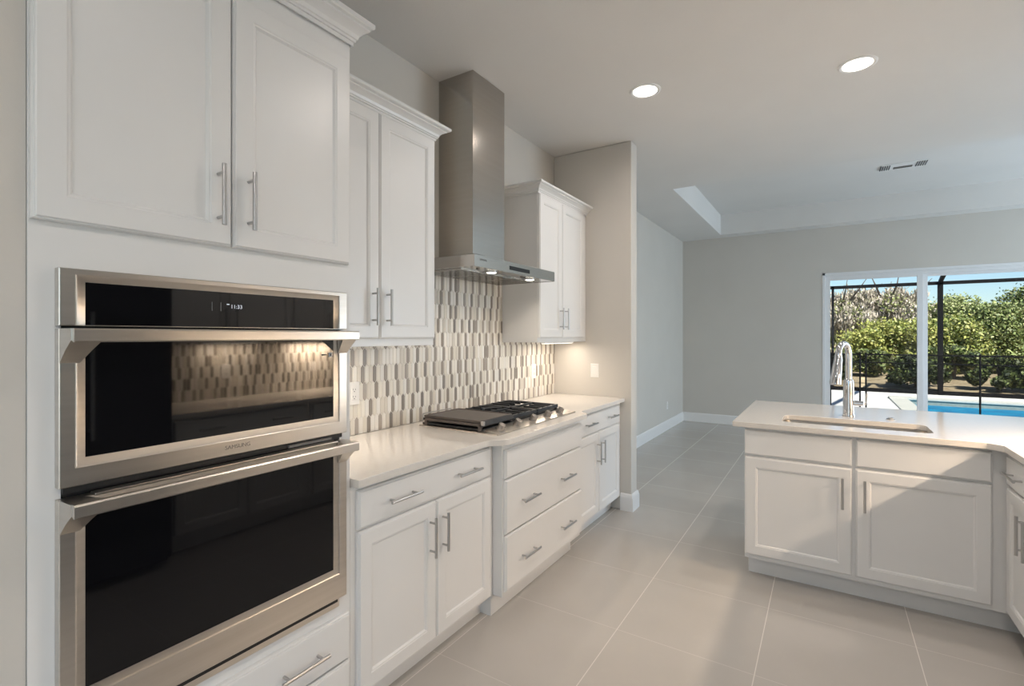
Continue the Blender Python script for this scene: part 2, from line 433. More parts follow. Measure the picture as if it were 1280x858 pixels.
def slider(x0, x1, y, pull=None):
    p = MB(); s_ = 0.062; zt = DZ - 0.07; zi = 2.225
    p.box((x0, y, 0.02), (x0 + s_, y + 0.04, zt), 0.003).box((x1 - s_, y, 0.02), (x1, y + 0.04, zt), 0.003)
    p.box((x0 + s_, y + 0.001, zi), (x1 - s_, y + 0.039, zt), 0.003).box((x0 + s_, y + 0.001, 0.02), (x1 - s_, y + 0.039, 0.11), 0.003)
    o = p.build('sliding_panel', M['vinyl'], d1)
    MB().box((x0 + s_ - 0.005, y + 0.017, 0.105), (x1 - s_ + 0.005, y + 0.023, zi + 0.005)).build('glass_pane', M['glass'], o, smooth=0)
    if pull is not None:
        MB().box((pull, y - 0.025, 0.95), (pull + 0.02, y, 1.15), 0.004).build('door_pull', M['vinyl'], o)


slider(DX0 + 0.034, 1.103, YB + 0.025)
slider(1.095, 2.245, YB + 0.075)
slider(2.235, 3.385, YB + 0.025)
slider(3.375, DX1 - 0.034, YB + 0.075)  # unseen fourth panel, added to let in more daylight

# ------------------------------------------------------------------ cabinetry
SHAKER = [(0.0, 0.0), (0.0, 0.010), (0.0028, 0.0145), (0.0050, 0.0150), (0.0058, 0.0185), (0.0078, 0.0200), (0.0560, 0.0200), (0.0585, 0.0180), (0.0625, 0.0172), (0.0680, 0.0110)]
SLAB = [(0.0, 0.0), (0.0, 0.010), (0.0028, 0.0145), (0.0050, 0.0150), (0.0058, 0.0185), (0.0078, 0.0200)]


def pull_bar(mb, c, axis, L=0.165):
    """bar pull centred at c on a front facing -y"""
    x, y, z = c; h = L / 2; o = 0.033
    if axis == 'z':
        mb.cyl((x, y - o, z - h), (x, y - o, z + h), 0.0060, n=14)
        for s_ in (-1, 1): mb.cyl((x, y, z + s_ * h * 0.72), (x, y - o, z + s_ * h * 0.72), 0.0045, n=10)
    else:
        mb.cyl((x - h, y - o, z), (x + h, y - o, z), 0.0060, n=14)
        for s_ in (-1, 1): mb.cyl((x + s_ * h * 0.72, y, z), (x + s_ * h * 0.72, y - o, z), 0.0045, n=10)
    return mb


def front(kind, parent, x0, x1, z0, z1, handles=()):
    """a door, drawer or false front on a cabinet; its face stands 20 mm off the frame (y = 0)"""
    prof = SHAKER if kind == 'door' else SLAB
    mb = MB(); mb.loops([rect_loop(x0 + i, x1 - i, z0 + i, z1 - i, -0.0005 - d) for i, d in prof])
    o = mb.build({'door': 'door', 'drawer': 'drawer', 'panel': 'false_front'}[kind], M['paint'], parent, smooth=25)
    for axis, hx, hz in handles:
        pull_bar(MB(), (hx, -0.0205, hz), axis).build('handle', M['nickel'], o)
    return o


def crown(parent, x0, x1, yf, yb, z0, z1, left, right, out=0.065):
    H = z1 - z0
    prof = [(0.002, 0), (0.007, 0), (0.007, 0.16 * H), (0.013, 0.17 * H), (0.013, 0.27 * H), (0.018, 0.29 * H), (0.022, 0.44 * H), (0.032, 0.58 * H), (0.045, 0.67 * H), (0.047, 0.68 * H), (0.047, 0.76 * H), (out - 0.004, 0.79 * H), (out, 0.84 * H), (out, H), (0.0, H)]
    mb = MB(); rings = []
    if left: rings.append([(x0 - o, yb, z0 + z) for o, z in prof])
    rings.append([(x0 - (o if left else 0), yf - o, z0 + z) for o, z in prof])
    rings.append([(x1 + (o if right else 0), yf - o, z0 + z) for o, z in prof])
    if right: rings.append([(x1 + o, yb, z0 + z) for o, z in prof])
    mb.loops(rings)
    return mb.build('crown_molding', M['paint'], parent, smooth=20)


def base_cabinet(name, label, loc, rz, w_, d_, fronts, toe=0.078, hollow=False, group=None, toe_left=0.0, toe_right=0.0):
    t = thing(name, label, 'cabinet', loc, rz, group)
    b_ = MB(); T = 0.018; z0, z1 = 0.112, 0.884
    if hollow:
        b_.box((0, 0, z0), (T, d_, z1)); b_.box((w_ - T, 0, z0), (w_, d_, z1)); b_.box((T, d_ - T, z0), (w_ - T, d_, z1)); b_.box((T, 0, z0), (w_ - T, d_ - T, z0 + T))
        b_.box((T, 0, z0 + T), (0.05, T, z1)); b_.box((w_ - 0.09, 0, z0 + T), (w_ - T, T, z1)); b_.box((0.05, 0, z1 - 0.19), (w_ - 0.09, T, z1)); b_.box((0.05, 0, z0 + T), (w_ - 0.09, T, 0.15)); b_.box((0.512, 0, 0.15), (0.552, T, z1 - 0.19))
    else:
        b_.box((0, 0, z0), (w_, d_, z1), 0.0015)
    b_.build('carcass', M['paint'], t)
    MB().box((toe_left, toe, 0.0), (w_ + toe_right, d_, z0)).build('toe_kick', M['paint'], t, smooth=0)
    for f in fronts: front(f[0], t, *f[1:5], handles=f[5] if len(f) > 5 else ())
    return t


def wall_cabinet(name, label, loc, rz, w_, d_, z0, z1, fronts, left, right, zc=2.503, group=None):
    t = thing(name, label, 'cabinet', loc, rz, group)
    MB().box((0, 0, z0), (w_, d_, z1), 0.0015).build('carcass', M['paint'], t)
    for f in fronts: front(f[0], t, *f[1:5], handles=f[5] if len(f) > 5 else ())
    crown(t, 0, w_, -0.004, d_, z1 - 0.012, zc, left, right)
    return t


R90 = PI / 2
FX = -1.42           # face frame plane of the left run
# tall oven cabinet: Y 0.314 .. 1.165, local x = Y - 0.314
Y0 = 0.330
tall = thing('tall_oven_cabinet', 'tall white cabinet housing the double oven, doors above and drawers below', 'cabinet', (FX, Y0, 0), R90)
W = 1.165 - Y0; D = FX - XL - 0.002
cb = MB()
OVZ0, OVZ1 = 0.52, 1.555
cb.box((0, 0, 0.112), (W, D, OVZ0)); cb.box((0, 0, OVZ1), (W, D, 2.455)); cb.box((0, 0, OVZ0), (0.054, D, OVZ1)); cb.box((W - 0.044, 0, OVZ0), (W, D, OVZ1)); cb.box((0.054, D - 0.02, OVZ0), (W - 0.044, D, OVZ1))
cb.build('carcass', M['paint'], tall, smooth=0)
MB().box((0, 0.075, 0), (W, D, 0.112)).build('toe_kick', M['paint'], tall, smooth=0)
yy = lambda y: y - Y0
front('door', tall, yy(0.3325), yy(0.7465), 1.668, 2.385, [('z', yy(0.707), 1.802)])
front('door', tall, yy(0.7495), yy(1.152), 1.668, 2.385, [('z', yy(0.791), 1.802)])
front('drawer', tall, yy(0.345), yy(1.152), 0.297, 0.456, [('x', yy(0.53), 0.375), ('x', yy(0.96), 0.375)])
front('drawer', tall, yy(0.345), yy(1.152), 0.130, 0.290, [('x', yy(0.53), 0.21), ('x', yy(0.96), 0.21)])
crown(tall, 0, W, -0.004, 0.234, 2.443, 2.527, False, True, 0.06)

BH = 0.578; DR = 0.795
base_cabinet('base_cabinet', 'white base cabinet with two doors between tall oven cabinet and cooktop drawers', (FX, 1.166, 0), R90, 0.885, D,
             [('drawer', 0.024, 0.846, 0.727, 0.866, [('x', 0.233, DR), ('x', 0.645, DR)]),
              ('door', 0.024, 0.4385, 0.132, 0.717, [('z', 0.397, BH)]), ('door', 0.4415, 0.846, 0.132, 0.717, [('z', 0.477, BH)])], toe=0.077)
base_cabinet('drawer_base', 'white bumped-out base with two deep drawers beneath the cooktop', (-1.365, 2.053, 0), R90, 0.924, -1.365 - XL - 0.002,
             [('panel', 0.010, 0.914, 0.703, 0.848), ('drawer', 0.010, 0.914, 0.424, 0.696, [('x', 0.222, 0.560), ('x', 0.674, 0.560)]),
              ('drawer', 0.010, 0.914, 0.137, 0.417, [('x', 0.222, 0.268), ('x', 0.674, 0.268)])], toe=0.068)
base_cabinet('base_cabinet', 'white base cabinet with two doors against the partition wall, right of cooktop', (FX, 2.979, 0), R90, 0.899, D,
             [('drawer', 0.028, 0.835, 0.727, 0.866, [('x', 0.232, 0.800), ('x', 0.65, 0.800)]),
              ('door', 0.028, 0.4085, 0.132, 0.717, [('z', 0.372, 0.572)]), ('door', 0.4115, 0.835, 0.132, 0.717, [('z', 0.449, 0.572)])], toe=0.077)

UX = -1.725
wall_cabinet('wall_cabinet', 'white two-door wall cabinet left of the range hood, beside the oven', (UX, 1.167, 0), R90, 0.783, UX - XL - 0.002, 1.372, 2.445,
             [('door', 0.018, 0.3985, 1.406, 2.432, [('z', 0.358, 1.549)]), ('door', 0.4015, 0.776, 1.406, 2.432, [('z', 0.441, 1.549)])], False, True)
wall_cabinet('wall_cabinet', 'white two-door wall cabinet right of the range hood, against partition wall', (UX, 3.048, 0), R90, 0.830, UX - XL - 0.002, 1.372, 2.445,
             [('door', 0.004, 0.3535, 1.406, 2.432, [('z', 0.312, 1.549)]), ('door', 0.3565, 0.762, 1.406, 2.432, [('z', 0.396, 1.549)])], True, False)

# countertop of the left run with the bump-out
def scurve(xa, ya, xb, yb, k=8):
    return [(xa + (xb - xa) * (0.5 - 0.5 * math.cos(PI * i / k)), ya + (yb - ya) * i / k) for i in range(k + 1)]


CX, BX = -1.377, -1.305
edge = [(XL + 0.012, 1.168), (CX, 1.168)] + scurve(CX, 1.925, BX, 2.035) + scurve(BX, 2.955, CX, 3.035) + [(CX, 3.876), (XL + 0.012, 3.876)]
ct = MB().slab(edge, 0.885, 0.915, bev=0.003).build('countertop', M['counter'])
tag(ct, 'white quartz countertop with bumped-out middle running under the cooktop', 'countertop')

# ------------------------------------------------------------------ picket tile backsplash
def picket_tiles(name, zones, origin, along, normal, seed):
    """elongated hexagon tiles standing on end; zones = (u0, u1, z0, z1) in the wall's own u, z"""
    rnd = random.Random(seed); P, ROW, H, PT, G = 0.0262, 0.088, 0.1010, 0.0140, 0.0013
    A = Vector(along); N = Vector(normal); O = Vector(origin)
    bm = bmesh.new(); tint = []
    pal_l = [(0.82, 0.79, 0.73), (0.77, 0.74, 0.67), (0.72, 0.68, 0.60), (0.80, 0.78, 0.74), (0.66, 0.62, 0.55)]
    pal_d = [(0.27, 0.235, 0.20), (0.33, 0.29, 0.25), (0.38, 0.34, 0.30), (0.24, 0.215, 0.19)]

    def clip(poly, ax, lim, keep_less):
        out = []
        for i in range(len(poly)):
            a, b = poly[i], poly[(i + 1) % len(poly)]
            ia = (a[ax] <= lim) == keep_less or a[ax] == lim; ib = (b[ax] <= lim) == keep_less or b[ax] == lim
            if ia: out.append(a)
            if ia != ib:
                t = (lim - a[ax]) / (b[ax] - a[ax]); out.append((a[0] + (b[0] - a[0]) * t, a[1] + (b[1] - a[1]) * t))
        return out
    u_lo = min(z[0] for z in zones); u_hi = max(z[1] for z in zones); z_lo = min(z[2] for z in zones); z_hi = max(z[3] for z in zones)
    r0 = math.floor((z_lo - 1.358) / ROW) - 1; r1 = math.ceil((z_hi - 1.358) / ROW) + 2
    for r in range(r0, r1):
        za = 1.358 + r * ROW; zb = za - H; run = rnd.randrange(3)
        i0 = math.floor(u_lo / P) - 1
        for i in range(i0, math.ceil(u_hi / P) + 2):
            uc = (i + (0.5 if r % 2 else 0)) * P
            run += 1
            dark = (run % 3 == 0) if rnd.random() > 0.16 else rnd.random() < 0.35
            col = rnd.choice(pal_d if dark else pal_l); k = rnd.uniform(0.93, 1.05); col = tuple(min(1, q * k) for q in col)
            hw = P / 2 - G
            hexa = [(uc, zb + G), (uc + hw, zb + PT), (uc + hw, za - PT), (uc, za - G), (uc - hw, za - PT), (uc - hw, zb + PT)]
            for (u0, u1, z0, z1) in zones:
                p = hexa
                for ax, lim, less in ((0, u0, False), (0, u1, True), (1, z0, False), (1, z1, True)):
                    if p: p = clip(p, ax, lim, less)
                q = []
                for a in p:
                    if not q or (abs(a[0] - q[-1][0]) + abs(a[1] - q[-1][1])) > 1e-5: q.append(a)
                if len(q) > 2 and abs(q[0][0] - q[-1][0]) + abs(q[0][1] - q[-1][1]) < 1e-5: q.pop()
                if len(q) < 3: continue
                cu = sum(a[0] for a in q) / len(q); cz = sum(a[1] for a in q) / len(q)
                outer = [bm.verts.new(O + A * a[0] + Vector((0, 0, a[1])) + N * 0.006) for a in q]
                inner = [bm.verts.new(O + A * (cu + (a[0] - cu) * 0.86) + Vector((0, 0, cz + (a[1] - cz) * 0.965)) + N * 0.0085) for a in q]
                m = len(q)
                try:
                    for j in range(m): bm.faces.new((outer[j], outer[(j + 1) % m], inner[(j + 1) % m], inner[j]))
                    bm.faces.new(inner); tint += [col] * (m + 1)
                except ValueError:
                    pass
    nt_ = len(bm.faces)
    for (u0, u1, z0, z1) in zones:         # grout bed
        vs = [[bm.verts.new(O + A * u + Vector((0, 0, z)) + N * dd) for u, z in ((u0, z0), (u1, z0), (u1, z1), (u0, z1))] for dd in (0.0, 0.0065)]
        for j in range(4): bm.faces.new((vs[0][j], vs[0][(j + 1) % 4], vs[1][(j + 1) % 4], vs[1][j]))
        bm.faces.new(vs[1]); bm.faces.new(vs[0][::-1])
    bm.faces.index_update()
    for f in bm.faces:
        if f.index >= nt_: f.material_index = 1
        elif f.normal.dot(N) < 0: f.normal_flip()
    me = bpy.data.meshes.new(name); bm.to_mesh(me); bm.free()
    me.materials.append(M['tile']); me.materials.append(M['grout'])
    ca = me.color_attributes.new('tint', 'FLOAT_COLOR', 'CORNER')
    arr = np.ones((len(me.loops), 4), np.float32)
    for p in me.polygons:
        cc = tint[p.index] if p.index < nt_ else (0.6, 0.57, 0.52)
        arr[p.loop_start:p.loop_start + p.loop_total, :3] = cc
    ca.data.foreach_set('color', arr.ravel())
    o = bpy.data.objects.new(name, me); COL.objects.link(o); o['kind'] = 'structure'
    o['label'] = 'backsplash of upright picket tiles in cream, grey and taupe'
    return o


picket_tiles('backsplash_left', [(1.168, 1.951, 0.915, 1.371), (1.951, 3.047, 0.915, 1.80), (3.047, 3.878, 0.915, 1.371)], (XL + 0.0005, 0, 0), (0, 1, 0), (1, 0, 0), 4)
tb = bpy.data.objects['backsplash_left']

# ------------------------------------------------------------------ double wall oven (local x = Y, front faces -y)
OX = FX; OY0 = 0.374; OW = 0.758
ov = thing('wall_oven', 'stainless double wall oven with black glass doors in the tall cabinet', 'oven', (OX, OY0, 0), R90)
# local: x 0..OW, y 0 = frame plane, front to negative y
MB().box((0.014, 0.004, 0.535), (OW - 0.014, 0.50, 1.545)).build('oven_body', M['black'], ov, smooth=0)


def framed(name, z0, z1, gx0, gx1, gz0, gz1, y_back, y_front, mat, parent, bez=0.020, open_bottom=False):
    """stainless panel with a dished bezel around a glass opening"""
    mb = MB()
    o_ = [(0.0, y_back, 0), (0.0, y_front + 0.0018, 0), (0.0018, y_front, 1)]
    rings = []
    for ins, y, _ in o_: rings.append(rect_loop(ins, OW - ins, z0 + ins, z1 - ins, y))
    b = bez; bz = 0 if open_bottom else bez
    bt = bez * 0.9

    def gl(e, y):
        lo = gz0 - (0 if open_bottom else e)
        return [(gx0 - e, y, lo), (gx1 + e, y, lo), (gx1 + e, y, gz1 + e * 0.8), (gx0 - e, y, gz1 + e * 0.8)]
    rings.append(gl(b, y_front)); rings.append(gl(b * 0.75, y_front + 0.003)); rings.append(gl(0.0, y_front + 0.007)); rings.append(gl(0.0, y_front + 0.012))
    mb.loops(rings, cap0=False, cap1=False)
    return mb.build(name, mat, parent, smooth=30)


YBK, YFR = -0.001, -0.026
GX0, GX1 = 0.047, 0.708
cp = framed('control_panel', 1.442, 1.568, GX0, GX1, 1.4425, 1.540, YBK, YFR, M['steel'], ov, open_bottom=True)
MB().box((GX0 - 0.002, YFR + 0.008, 1.4425), (GX1 + 0.002, YFR + 0.013, 1.542)).build('control_glass', M['black_glass'], cp, smooth=0)
lettering('clock_digits', '11:33', 0.015, M['digits'], cp, (0.384, YFR + 0.0075, 1.501), (PI / 2, 0, 0), 0.0001)
MB().box((0.357, YFR + 0.0070, 1.5060), (0.364, YFR + 0.0078, 1.5085)).build('clock_marker', M['digits'], cp, smooth=0)
for zz, xx in ((1.500, 0.318), (1.500, 0.341)):
    MB().box((xx, YFR + 0.0074, zz - 0.012), (xx + 0.0006, YFR + 0.0080, zz + 0.012)).build('panel_tick', M['pale_print'], cp, smooth=0)


def oven_handle(parent, z):
    """flat bar carried on two flared arms that spring from the door's edges"""
    mb = MB()
    yb = -0.096; yt = -0.082            # bar front / back
    zt, zb = z + 0.016, z - 0.014
    sec = [(yt, zb + 0.004), (yb + 0.004, zb), (yb, zb + 0.003), (yb - 0.000, zt - 0.004), (yb + 0.003, zt), (yt, zt)]
    mb.loops([[(0.006, y, q) for y, q in sec], [(OW - 0.006, y, q) for y, q in sec]])
    for s_, xo in ((1, 0.0), (-1, OW)):
        # arm: tapering wedge from the bar back to the door face, flaring downward
        a = [(xo + s_ * 0.004, yt, zt), (xo + s_ * 0.060, yt, zt), (xo + s_ * 0.060, yt, zb + 0.006), (xo + s_ * 0.004, yt, zb + 0.004)]
        m_ = [(xo + s_ * 0.002, -0.055, zt), (xo + s_ * 0.050, -0.055, zt), (xo + s_ * 0.048, -0.055, zb - 0.018), (xo + s_ * 0.002, -0.055, zb - 0.018)]
        b = [(xo + s_ * 0.001, YFR + 0.001, zt), (xo + s_ * 0.040, YFR + 0.001, zt), (xo + s_ * 0.036, YFR + 0.001, zb - 0.046), (xo + s_ * 0.001, YFR + 0.001, zb - 0.046)]
        mb.loops([a, m_, b])
    return mb.build('door_handle', M['steel'], parent, smooth=30)


mdoor = framed('microwave_door', 1.088, 1.436, GX0, GX1, 1.148, 1.420, YBK, YFR, M['steel'], ov)
MB().box((GX0 - 0.002, YFR + 0.008, 1.146), (GX1 + 0.002, YFR + 0.013, 1.422)).build('door_glass', M['black_glass'], mdoor, smooth=0)
oven_handle(mdoor, 1.420)
lettering('brand_lettering', 'SAMSUNG', 0.0155, M['grey_print'], mdoor, (0.384, YFR - 0.0003, 1.1105), (PI / 2, 0, 0), 0.0003)
MB().box((0.689, YFR + 0.0070, 1.349), (0.703, YFR + 0.0078, 1.364)).build('square_mark', M['pale_print'], mdoor, smooth=0)
MB().box((0.694, YFR + 0.0064, 1.353), (0.699, YFR + 0.0072, 1.360)).build('square_mark_centre', M['black'], mdoor, smooth=0)
sp = MB()
for k in range(6): sp.box((0.661 + k * 0.0038, YFR + 0.0072, 1.3545), (0.6634 + k * 0.0038, YFR + 0.0078, 1.3595))
sp.build('small_print', M['grey_print'], mdoor, smooth=0)
MB().box((0.010, -0.012, 1.072), (OW - 0.010, 0.0, 1.090)).build('gap_trim', M['black'], ov, smooth=0)
MB().box((0.055, -0.050, 1.064), (OW - 0.055, -0.022, 1.070), 0.001).build('gap_deflector', M['steel'], ov)
MB().box((0.545, -0.020, 1.072), (0.700, -0.012, 1.080)).build('vent_grille', M['grey_print'], ov, smooth=0)
odoor = framed('oven_door', 0.528, 1.062, GX0, GX1, 0.630, 1.046, YBK, YFR, M['steel'], ov)
MB().box((GX0 - 0.002, YFR + 0.008, 0.628), (GX1 + 0.002, YFR + 0.013, 1.048)).build('door_glass', M['dim_oven_glass'], odoor, smooth=0)
oven_handle(odoor, 1.048)
MB().box((0.022, -0.014, 0.494), (OW - 0.022, 0.002, 0.527), 0.002).build('vent_strip', M['steel'], ov)
MB().box((0.030, -0.0155, 0.513), (OW - 0.030, -0.0135, 0.524)).build('vent_slot', M['black'], ov, smooth=0)

# ------------------------------------------------------------------ range hood
HY = 2.515
hood = thing('range_hood', 'stainless chimney range hood with flat canopy above the cooktop', 'range hood', (XL, HY, 0), R90)
# local: x = Y - HY, y = -(X - XL) : wall at 0, front negative
cz0, cz1, hf, hw = 1.786, 1.848, -0.485, 0.450
mb = MB()
mb.loops([[(-hw, -0.001, cz0), (hw, -0.001, cz0), (hw, hf, cz0), (-hw, hf, cz0)], [(-hw, -0.001, cz1), (hw, -0.001, cz1), (hw, hf, cz1), (-hw, hf, cz1)],
          [(-hw + 0.004, -0.001, cz1 + 0.003), (hw - 0.004, -0.001, cz1 + 0.003), (hw - 0.004, hf + 0.004, cz1 + 0.003), (-hw + 0.004, hf + 0.004, cz1 + 0.003)],
          [(-0.20, -0.001, cz1 + 0.020), (0.20, -0.001, cz1 + 0.020), (0.20, -0.30, cz1 + 0.020), (-0.20, -0.30, cz1 + 0.020)]], cap0=False)
mb.build('canopy', M['steel_hood'], hood, smooth=20)
MB().box((-hw + 0.002, -0.004, cz0 + 0.002), (hw - 0.002, hf + 0.002, cz0 + 0.006)).build('underside_panel', M['steel_hood'], hood, smooth=0)
ch = MB().loops([[(-0.170, -0.001, z), (0.170, -0.001, z), (0.170, -0.264, z), (-0.170, -0.264, z)] for z in (cz1 + 0.012, ZC - 0.002)], cap0=False)
ch.build('chimney', M['steel_hood'], hood, smooth=0)
MB().box((-0.174, -0.268, cz1 + 0.014), (0.174, -0.001, cz1 + 0.030), 0.001).build('chimney_collar', M['steel_hood'], hood)
MB().box((-0.110, hf - 0.002, 1.803), (0.118, hf + 0.004, 1.826), 0.001).build('display', M['black_glass'], hood)
lettering('brand_lettering', 'SAMSUNG', 0.014, M['grey_print'], hood, (-0.37, hf - 0.0004, 1.825), (PI / 2, 0, 0), 0.0003)
for k in (-1, 0, 1):
    f = MB().box((k * 0.27 - 0.13, -0.36, cz0 - 0.004), (k * 0.27 + 0.13, -0.05, cz0 + 0.004), 0.002)
    for q in range(11): f.box((k * 0.27 - 0.115 + q * 0.022, -0.345, cz0 - 0.006), (k * 0.27 - 0.105 + q * 0.022, -0.065, cz0 - 0.002))
    f.build('grease_filter', M['steel_hood'], hood)
for hx in (-0.18, 0.255):
    MB().lathe((hx, -0.405, cz0 - 0.003), [(0.034, 0), (0.034, 0.006), (0.030, 0.008)], 20).build('lamp_ring', M['nickel'], hood)
    MB().lathe((hx, -0.405, cz0 - 0.0045), [(0.027, 0), (0.027, 0.003)], 20).build('lamp_lens', M['lamp'], hood)
    area_light('hood_lamp', (XL + 0.405, HY + hx, cz0 - 0.008), (0.05, 0.05), HOOD_W, WARM, (0, 0, -1), 'DISK', math.radians(140))
for hx in (-0.33, 0.13, 0.16):
    MB().lathe((hx, -0.42, cz0 - 0.003), [(0.010, 0), (0.010, 0.005)], 14).build('button', M['grey_print'], hood)

# ------------------------------------------------------------------ gas cooktop
kt = thing('cooktop', 'stainless gas cooktop with black grates and a griddle on white counter', 'cooktop', (-1.392, 2.515, 0.915), R90)
# local x = Y-2.515 (-.457..457), y 0 = front edge, + = to the wall
mb = MB()
hw = 0.457
mb.loops([[(-hw, 0.002, 0.0005), (hw, 0.002, 0.0005), (hw, 0.530, 0.0005), (-hw, 0.530, 0.0005)], [(-hw, 0.0, 0.006), (hw, 0.0, 0.006), (hw, 0.532, 0.006), (-hw, 0.532, 0.006)],
          [(-hw + 0.004, 0.006, 0.008), (hw - 0.004, 0.006, 0.008), (hw - 0.004, 0.526, 0.008), (-hw + 0.004, 0.526, 0.008)],
          [(-hw + 0.030, 0.085, 0.020), (hw - 0.030, 0.085, 0.020), (hw - 0.030, 0.515, 0.016), (-hw + 0.030, 0.515, 0.016)]])
mb.build('base_plate', M['steel'], kt, smooth=20)
MB().box((-hw + 0.006, 0.098, 0.012), (hw - 0.032, 0.512, 0.0225), 0.001).build('burner_tray', M['black'], kt)
for ky in (2.135, 2.300, 2.475, 2.650, 2.815):
    x = ky - 2.515 + 0.012
    kb = MB(); base = Vector((x, 0.048, 0.013)); axd = Vector((0, -0.50, 0.87)).normalized()
    kb.cyl(base, base + axd * 0.006, 0.024, 0.023, 24); kb.cyl(base + axd * 0.006, base + axd * 0.034, 0.0205, 0.0185, 24)
    ko = kb.build('knob', M['knob'], kt)
    q = axd.to_track_quat('Z', 'Y'); tip = base + axd * 0.0345
    MB().cyl(tip - q @ Vector((0, -0.014, 0)), tip + q @ Vector((0, 0.016, 0)), 0.0028, n=8).build('knob_grip', M['knob'], ko)


def grate(x0, x1, y0, y1, fingers):
    g = MB(); zt, t = 0.052, 0.012
    g.box((x0, y0, zt - 0.022), (x1, y0 + 0.016, zt), 0.003); g.box((x0, y1 - 0.014, zt - 0.016), (x1, y1, zt), 0.003)
    g.box((x0, y0, zt - 0.016), (x0 + t, y1, zt), 0.003); g.box((x1 - t, y0, zt - 0.016), (x1, y1, zt), 0.003)
    g.box((x0, (y0 + y1) / 2 - 0.006, zt - 0.014), (x1, (y0 + y1) / 2 + 0.006, zt - 0.001), 0.003)
    for k in range(1, fingers + 1):
        x = x0 + (x1 - x0) * k / (fingers + 1)
        for a, b in ((y0, y0 + (y1 - y0) * 0.36), (y0 + (y1 - y0) * 0.64, y1)): g.box((x - 0.005, a, zt - 0.014), (x + 0.005, b, zt + 0.003), 0.002)
    for x in (x0 + 0.012, x1 - 0.012):
        for y in (y0 + 0.012, y1 - 0.012): g.box((x - 0.008, y - 0.008, 0.0215), (x + 0.008, y + 0.008, zt - 0.012))
    return g.build('grate', M['iron'], kt)


grate(-0.140, 0.140, 0.112, 0.505, 3)
grate(0.146, 0.422, 0.112, 0.505, 3)
# left grate carrying the griddle
g = MB()
for y in (0.120, 0.490): g.box((-0.452, y - 0.010, 0.006), (-0.436, y + 0.010, 0.048), 0.003); g.box((-0.164, y - 0.010, 0.018), (-0.148, y + 0.010, 0.048), 0.003)
g.box((-0.454, 0.108, 0.034), (-0.438, 0.505, 0.049), 0.003); g.box((-0.162, 0.108, 0.034), (-0.146, 0.505, 0.049), 0.003)
g.box((-0.454, 0.108, 0.030), (-0.146, 0.124, 0.049), 0.003); g.box((-0.454, 0.490, 0.034), (-0.146, 0.505, 0.049), 0.003)
g.build('grate', M['griddle_edge'], kt)
gd = MB().loops([[(-0.452 + i, 0.112 + i, z), (-0.148 - i, 0.112 + i, z), (-0.148 - i, 0.500 - i, z), (-0.452 + i, 0.500 - i, z)] for i, z in
                 ((0.006, 0.0495), (0.0, 0.053), (0.0, 0.062), (0.003, 0.064), (0.008, 0.064), (0.012, 0.0605))]).build('griddle', M['griddle'], kt, smooth=30)
MB().loops([[(-0.450, 0.094, 0.040), (-0.150, 0.094, 0.040), (-0.150, 0.112, 0.060), (-0.450, 0.112, 0.060)], [(-0.450, 0.098, 0.034), (-0.150, 0.098, 0.034), (-0.150, 0.118, 0.034), (-0.450, 0.118, 0.034)]]).build('griddle_grease_lip', M['iron'], gd)
MB().box((-0.452, 0.093, 0.041), (-0.438, 0.112, 0.0615), 0.001).build('griddle_highlight', M['nickel'], gd)  # bright metal block standing in for a highlight on the lip
MB().tube([(-0.445, 0.515, 0.010), (-0.445, 0.515, 0.068), (-0.20, 0.515, 0.068), (-0.20, 0.515, 0.010)], 0.003, 8).build('griddle_rail', M['nickel'], kt)
for bx, by, br in ((-0.30, 0.21, 0.042), (-0.30, 0.40, 0.042), (0.0, 0.31, 0.058), (0.285, 0.20, 0.036), (0.285, 0.41, 0.044)):
    b_ = MB().lathe((bx, by, 0.0225), [(br, 0), (br, 0.006), (br * 0.85, 0.008)], 24).build('burner', M['nickel'], kt)
    MB().lathe((bx, by, 0.0305), [(br * 0.78, 0), (br * 0.80, 0.004), (br * 0.72, 0.008)], 24).build('burner_cap', M['iron'], b_)
# spare wok support standing at the back of the centre grate
wk = MB()
wk.tube([(-0.125, 0.335, 0.066), (-0.095, 0.355, 0.062), (-0.055, 0.365, 0.060), (0.0, 0.345, 0.060), (0.03, 0.30, 0.060)], 0.0065, 8)
wk.loops([[(-0.128, 0.330, 0.056), (-0.116, 0.330, 0.056), (-0.116, 0.345, 0.056), (-0.128, 0.345, 0.056)], [(-0.150, 0.334, 0.088), (-0.144, 0.334, 0.088), (-0.144, 0.341, 0.088), (-0.150, 0.341, 0.088)]])
wk.build('wok_support', M['iron'], kt)

# ------------------------------------------------------------------ outlets and switches
def outlet(label, loc, rz, kind='outlet', cat='outlet'):
    t = thing('wall_outlet' if kind == 'outlet' else 'light_switch', label, cat, loc, rz)
    MB().loops([rect_loop(-0.036 + i, 0.036 - i, -0.058 + i, 0.058 - i, -y) for i, y in ((0, 0.0), (0, 0.003), (0.003, 0.0055))]).build('cover_plate', M['plastic'], t, smooth=20)
    MB().loops([rect_loop(-0.0165 + i, 0.0165 - i, -0.033 + i, 0.033 - i, -y) for i, y in ((0, 0.0050), (0, 0.0070), (0.002, 0.0080))]).build('receptacle' if kind == 'outlet' else 'rocker', M['plastic'], t, smooth=20)
    if kind == 'outlet':
        m_ = MB()
        for z in (-0.018, 0.018):
            m_.box((-0.0075, -0.0085, z - 0.002), (-0.0055, -0.0078, z + 0.007)); m_.box((0.0055, -0.0085, z - 0.002), (0.0075, -0.0078, z + 0.006)); m_.cyl((0, -0.0085, z - 0.008), (0, -0.0078, z - 0.008), 0.0028, n=10)
        m_.build('slots', M['slot'], t, smooth=0)
    return t


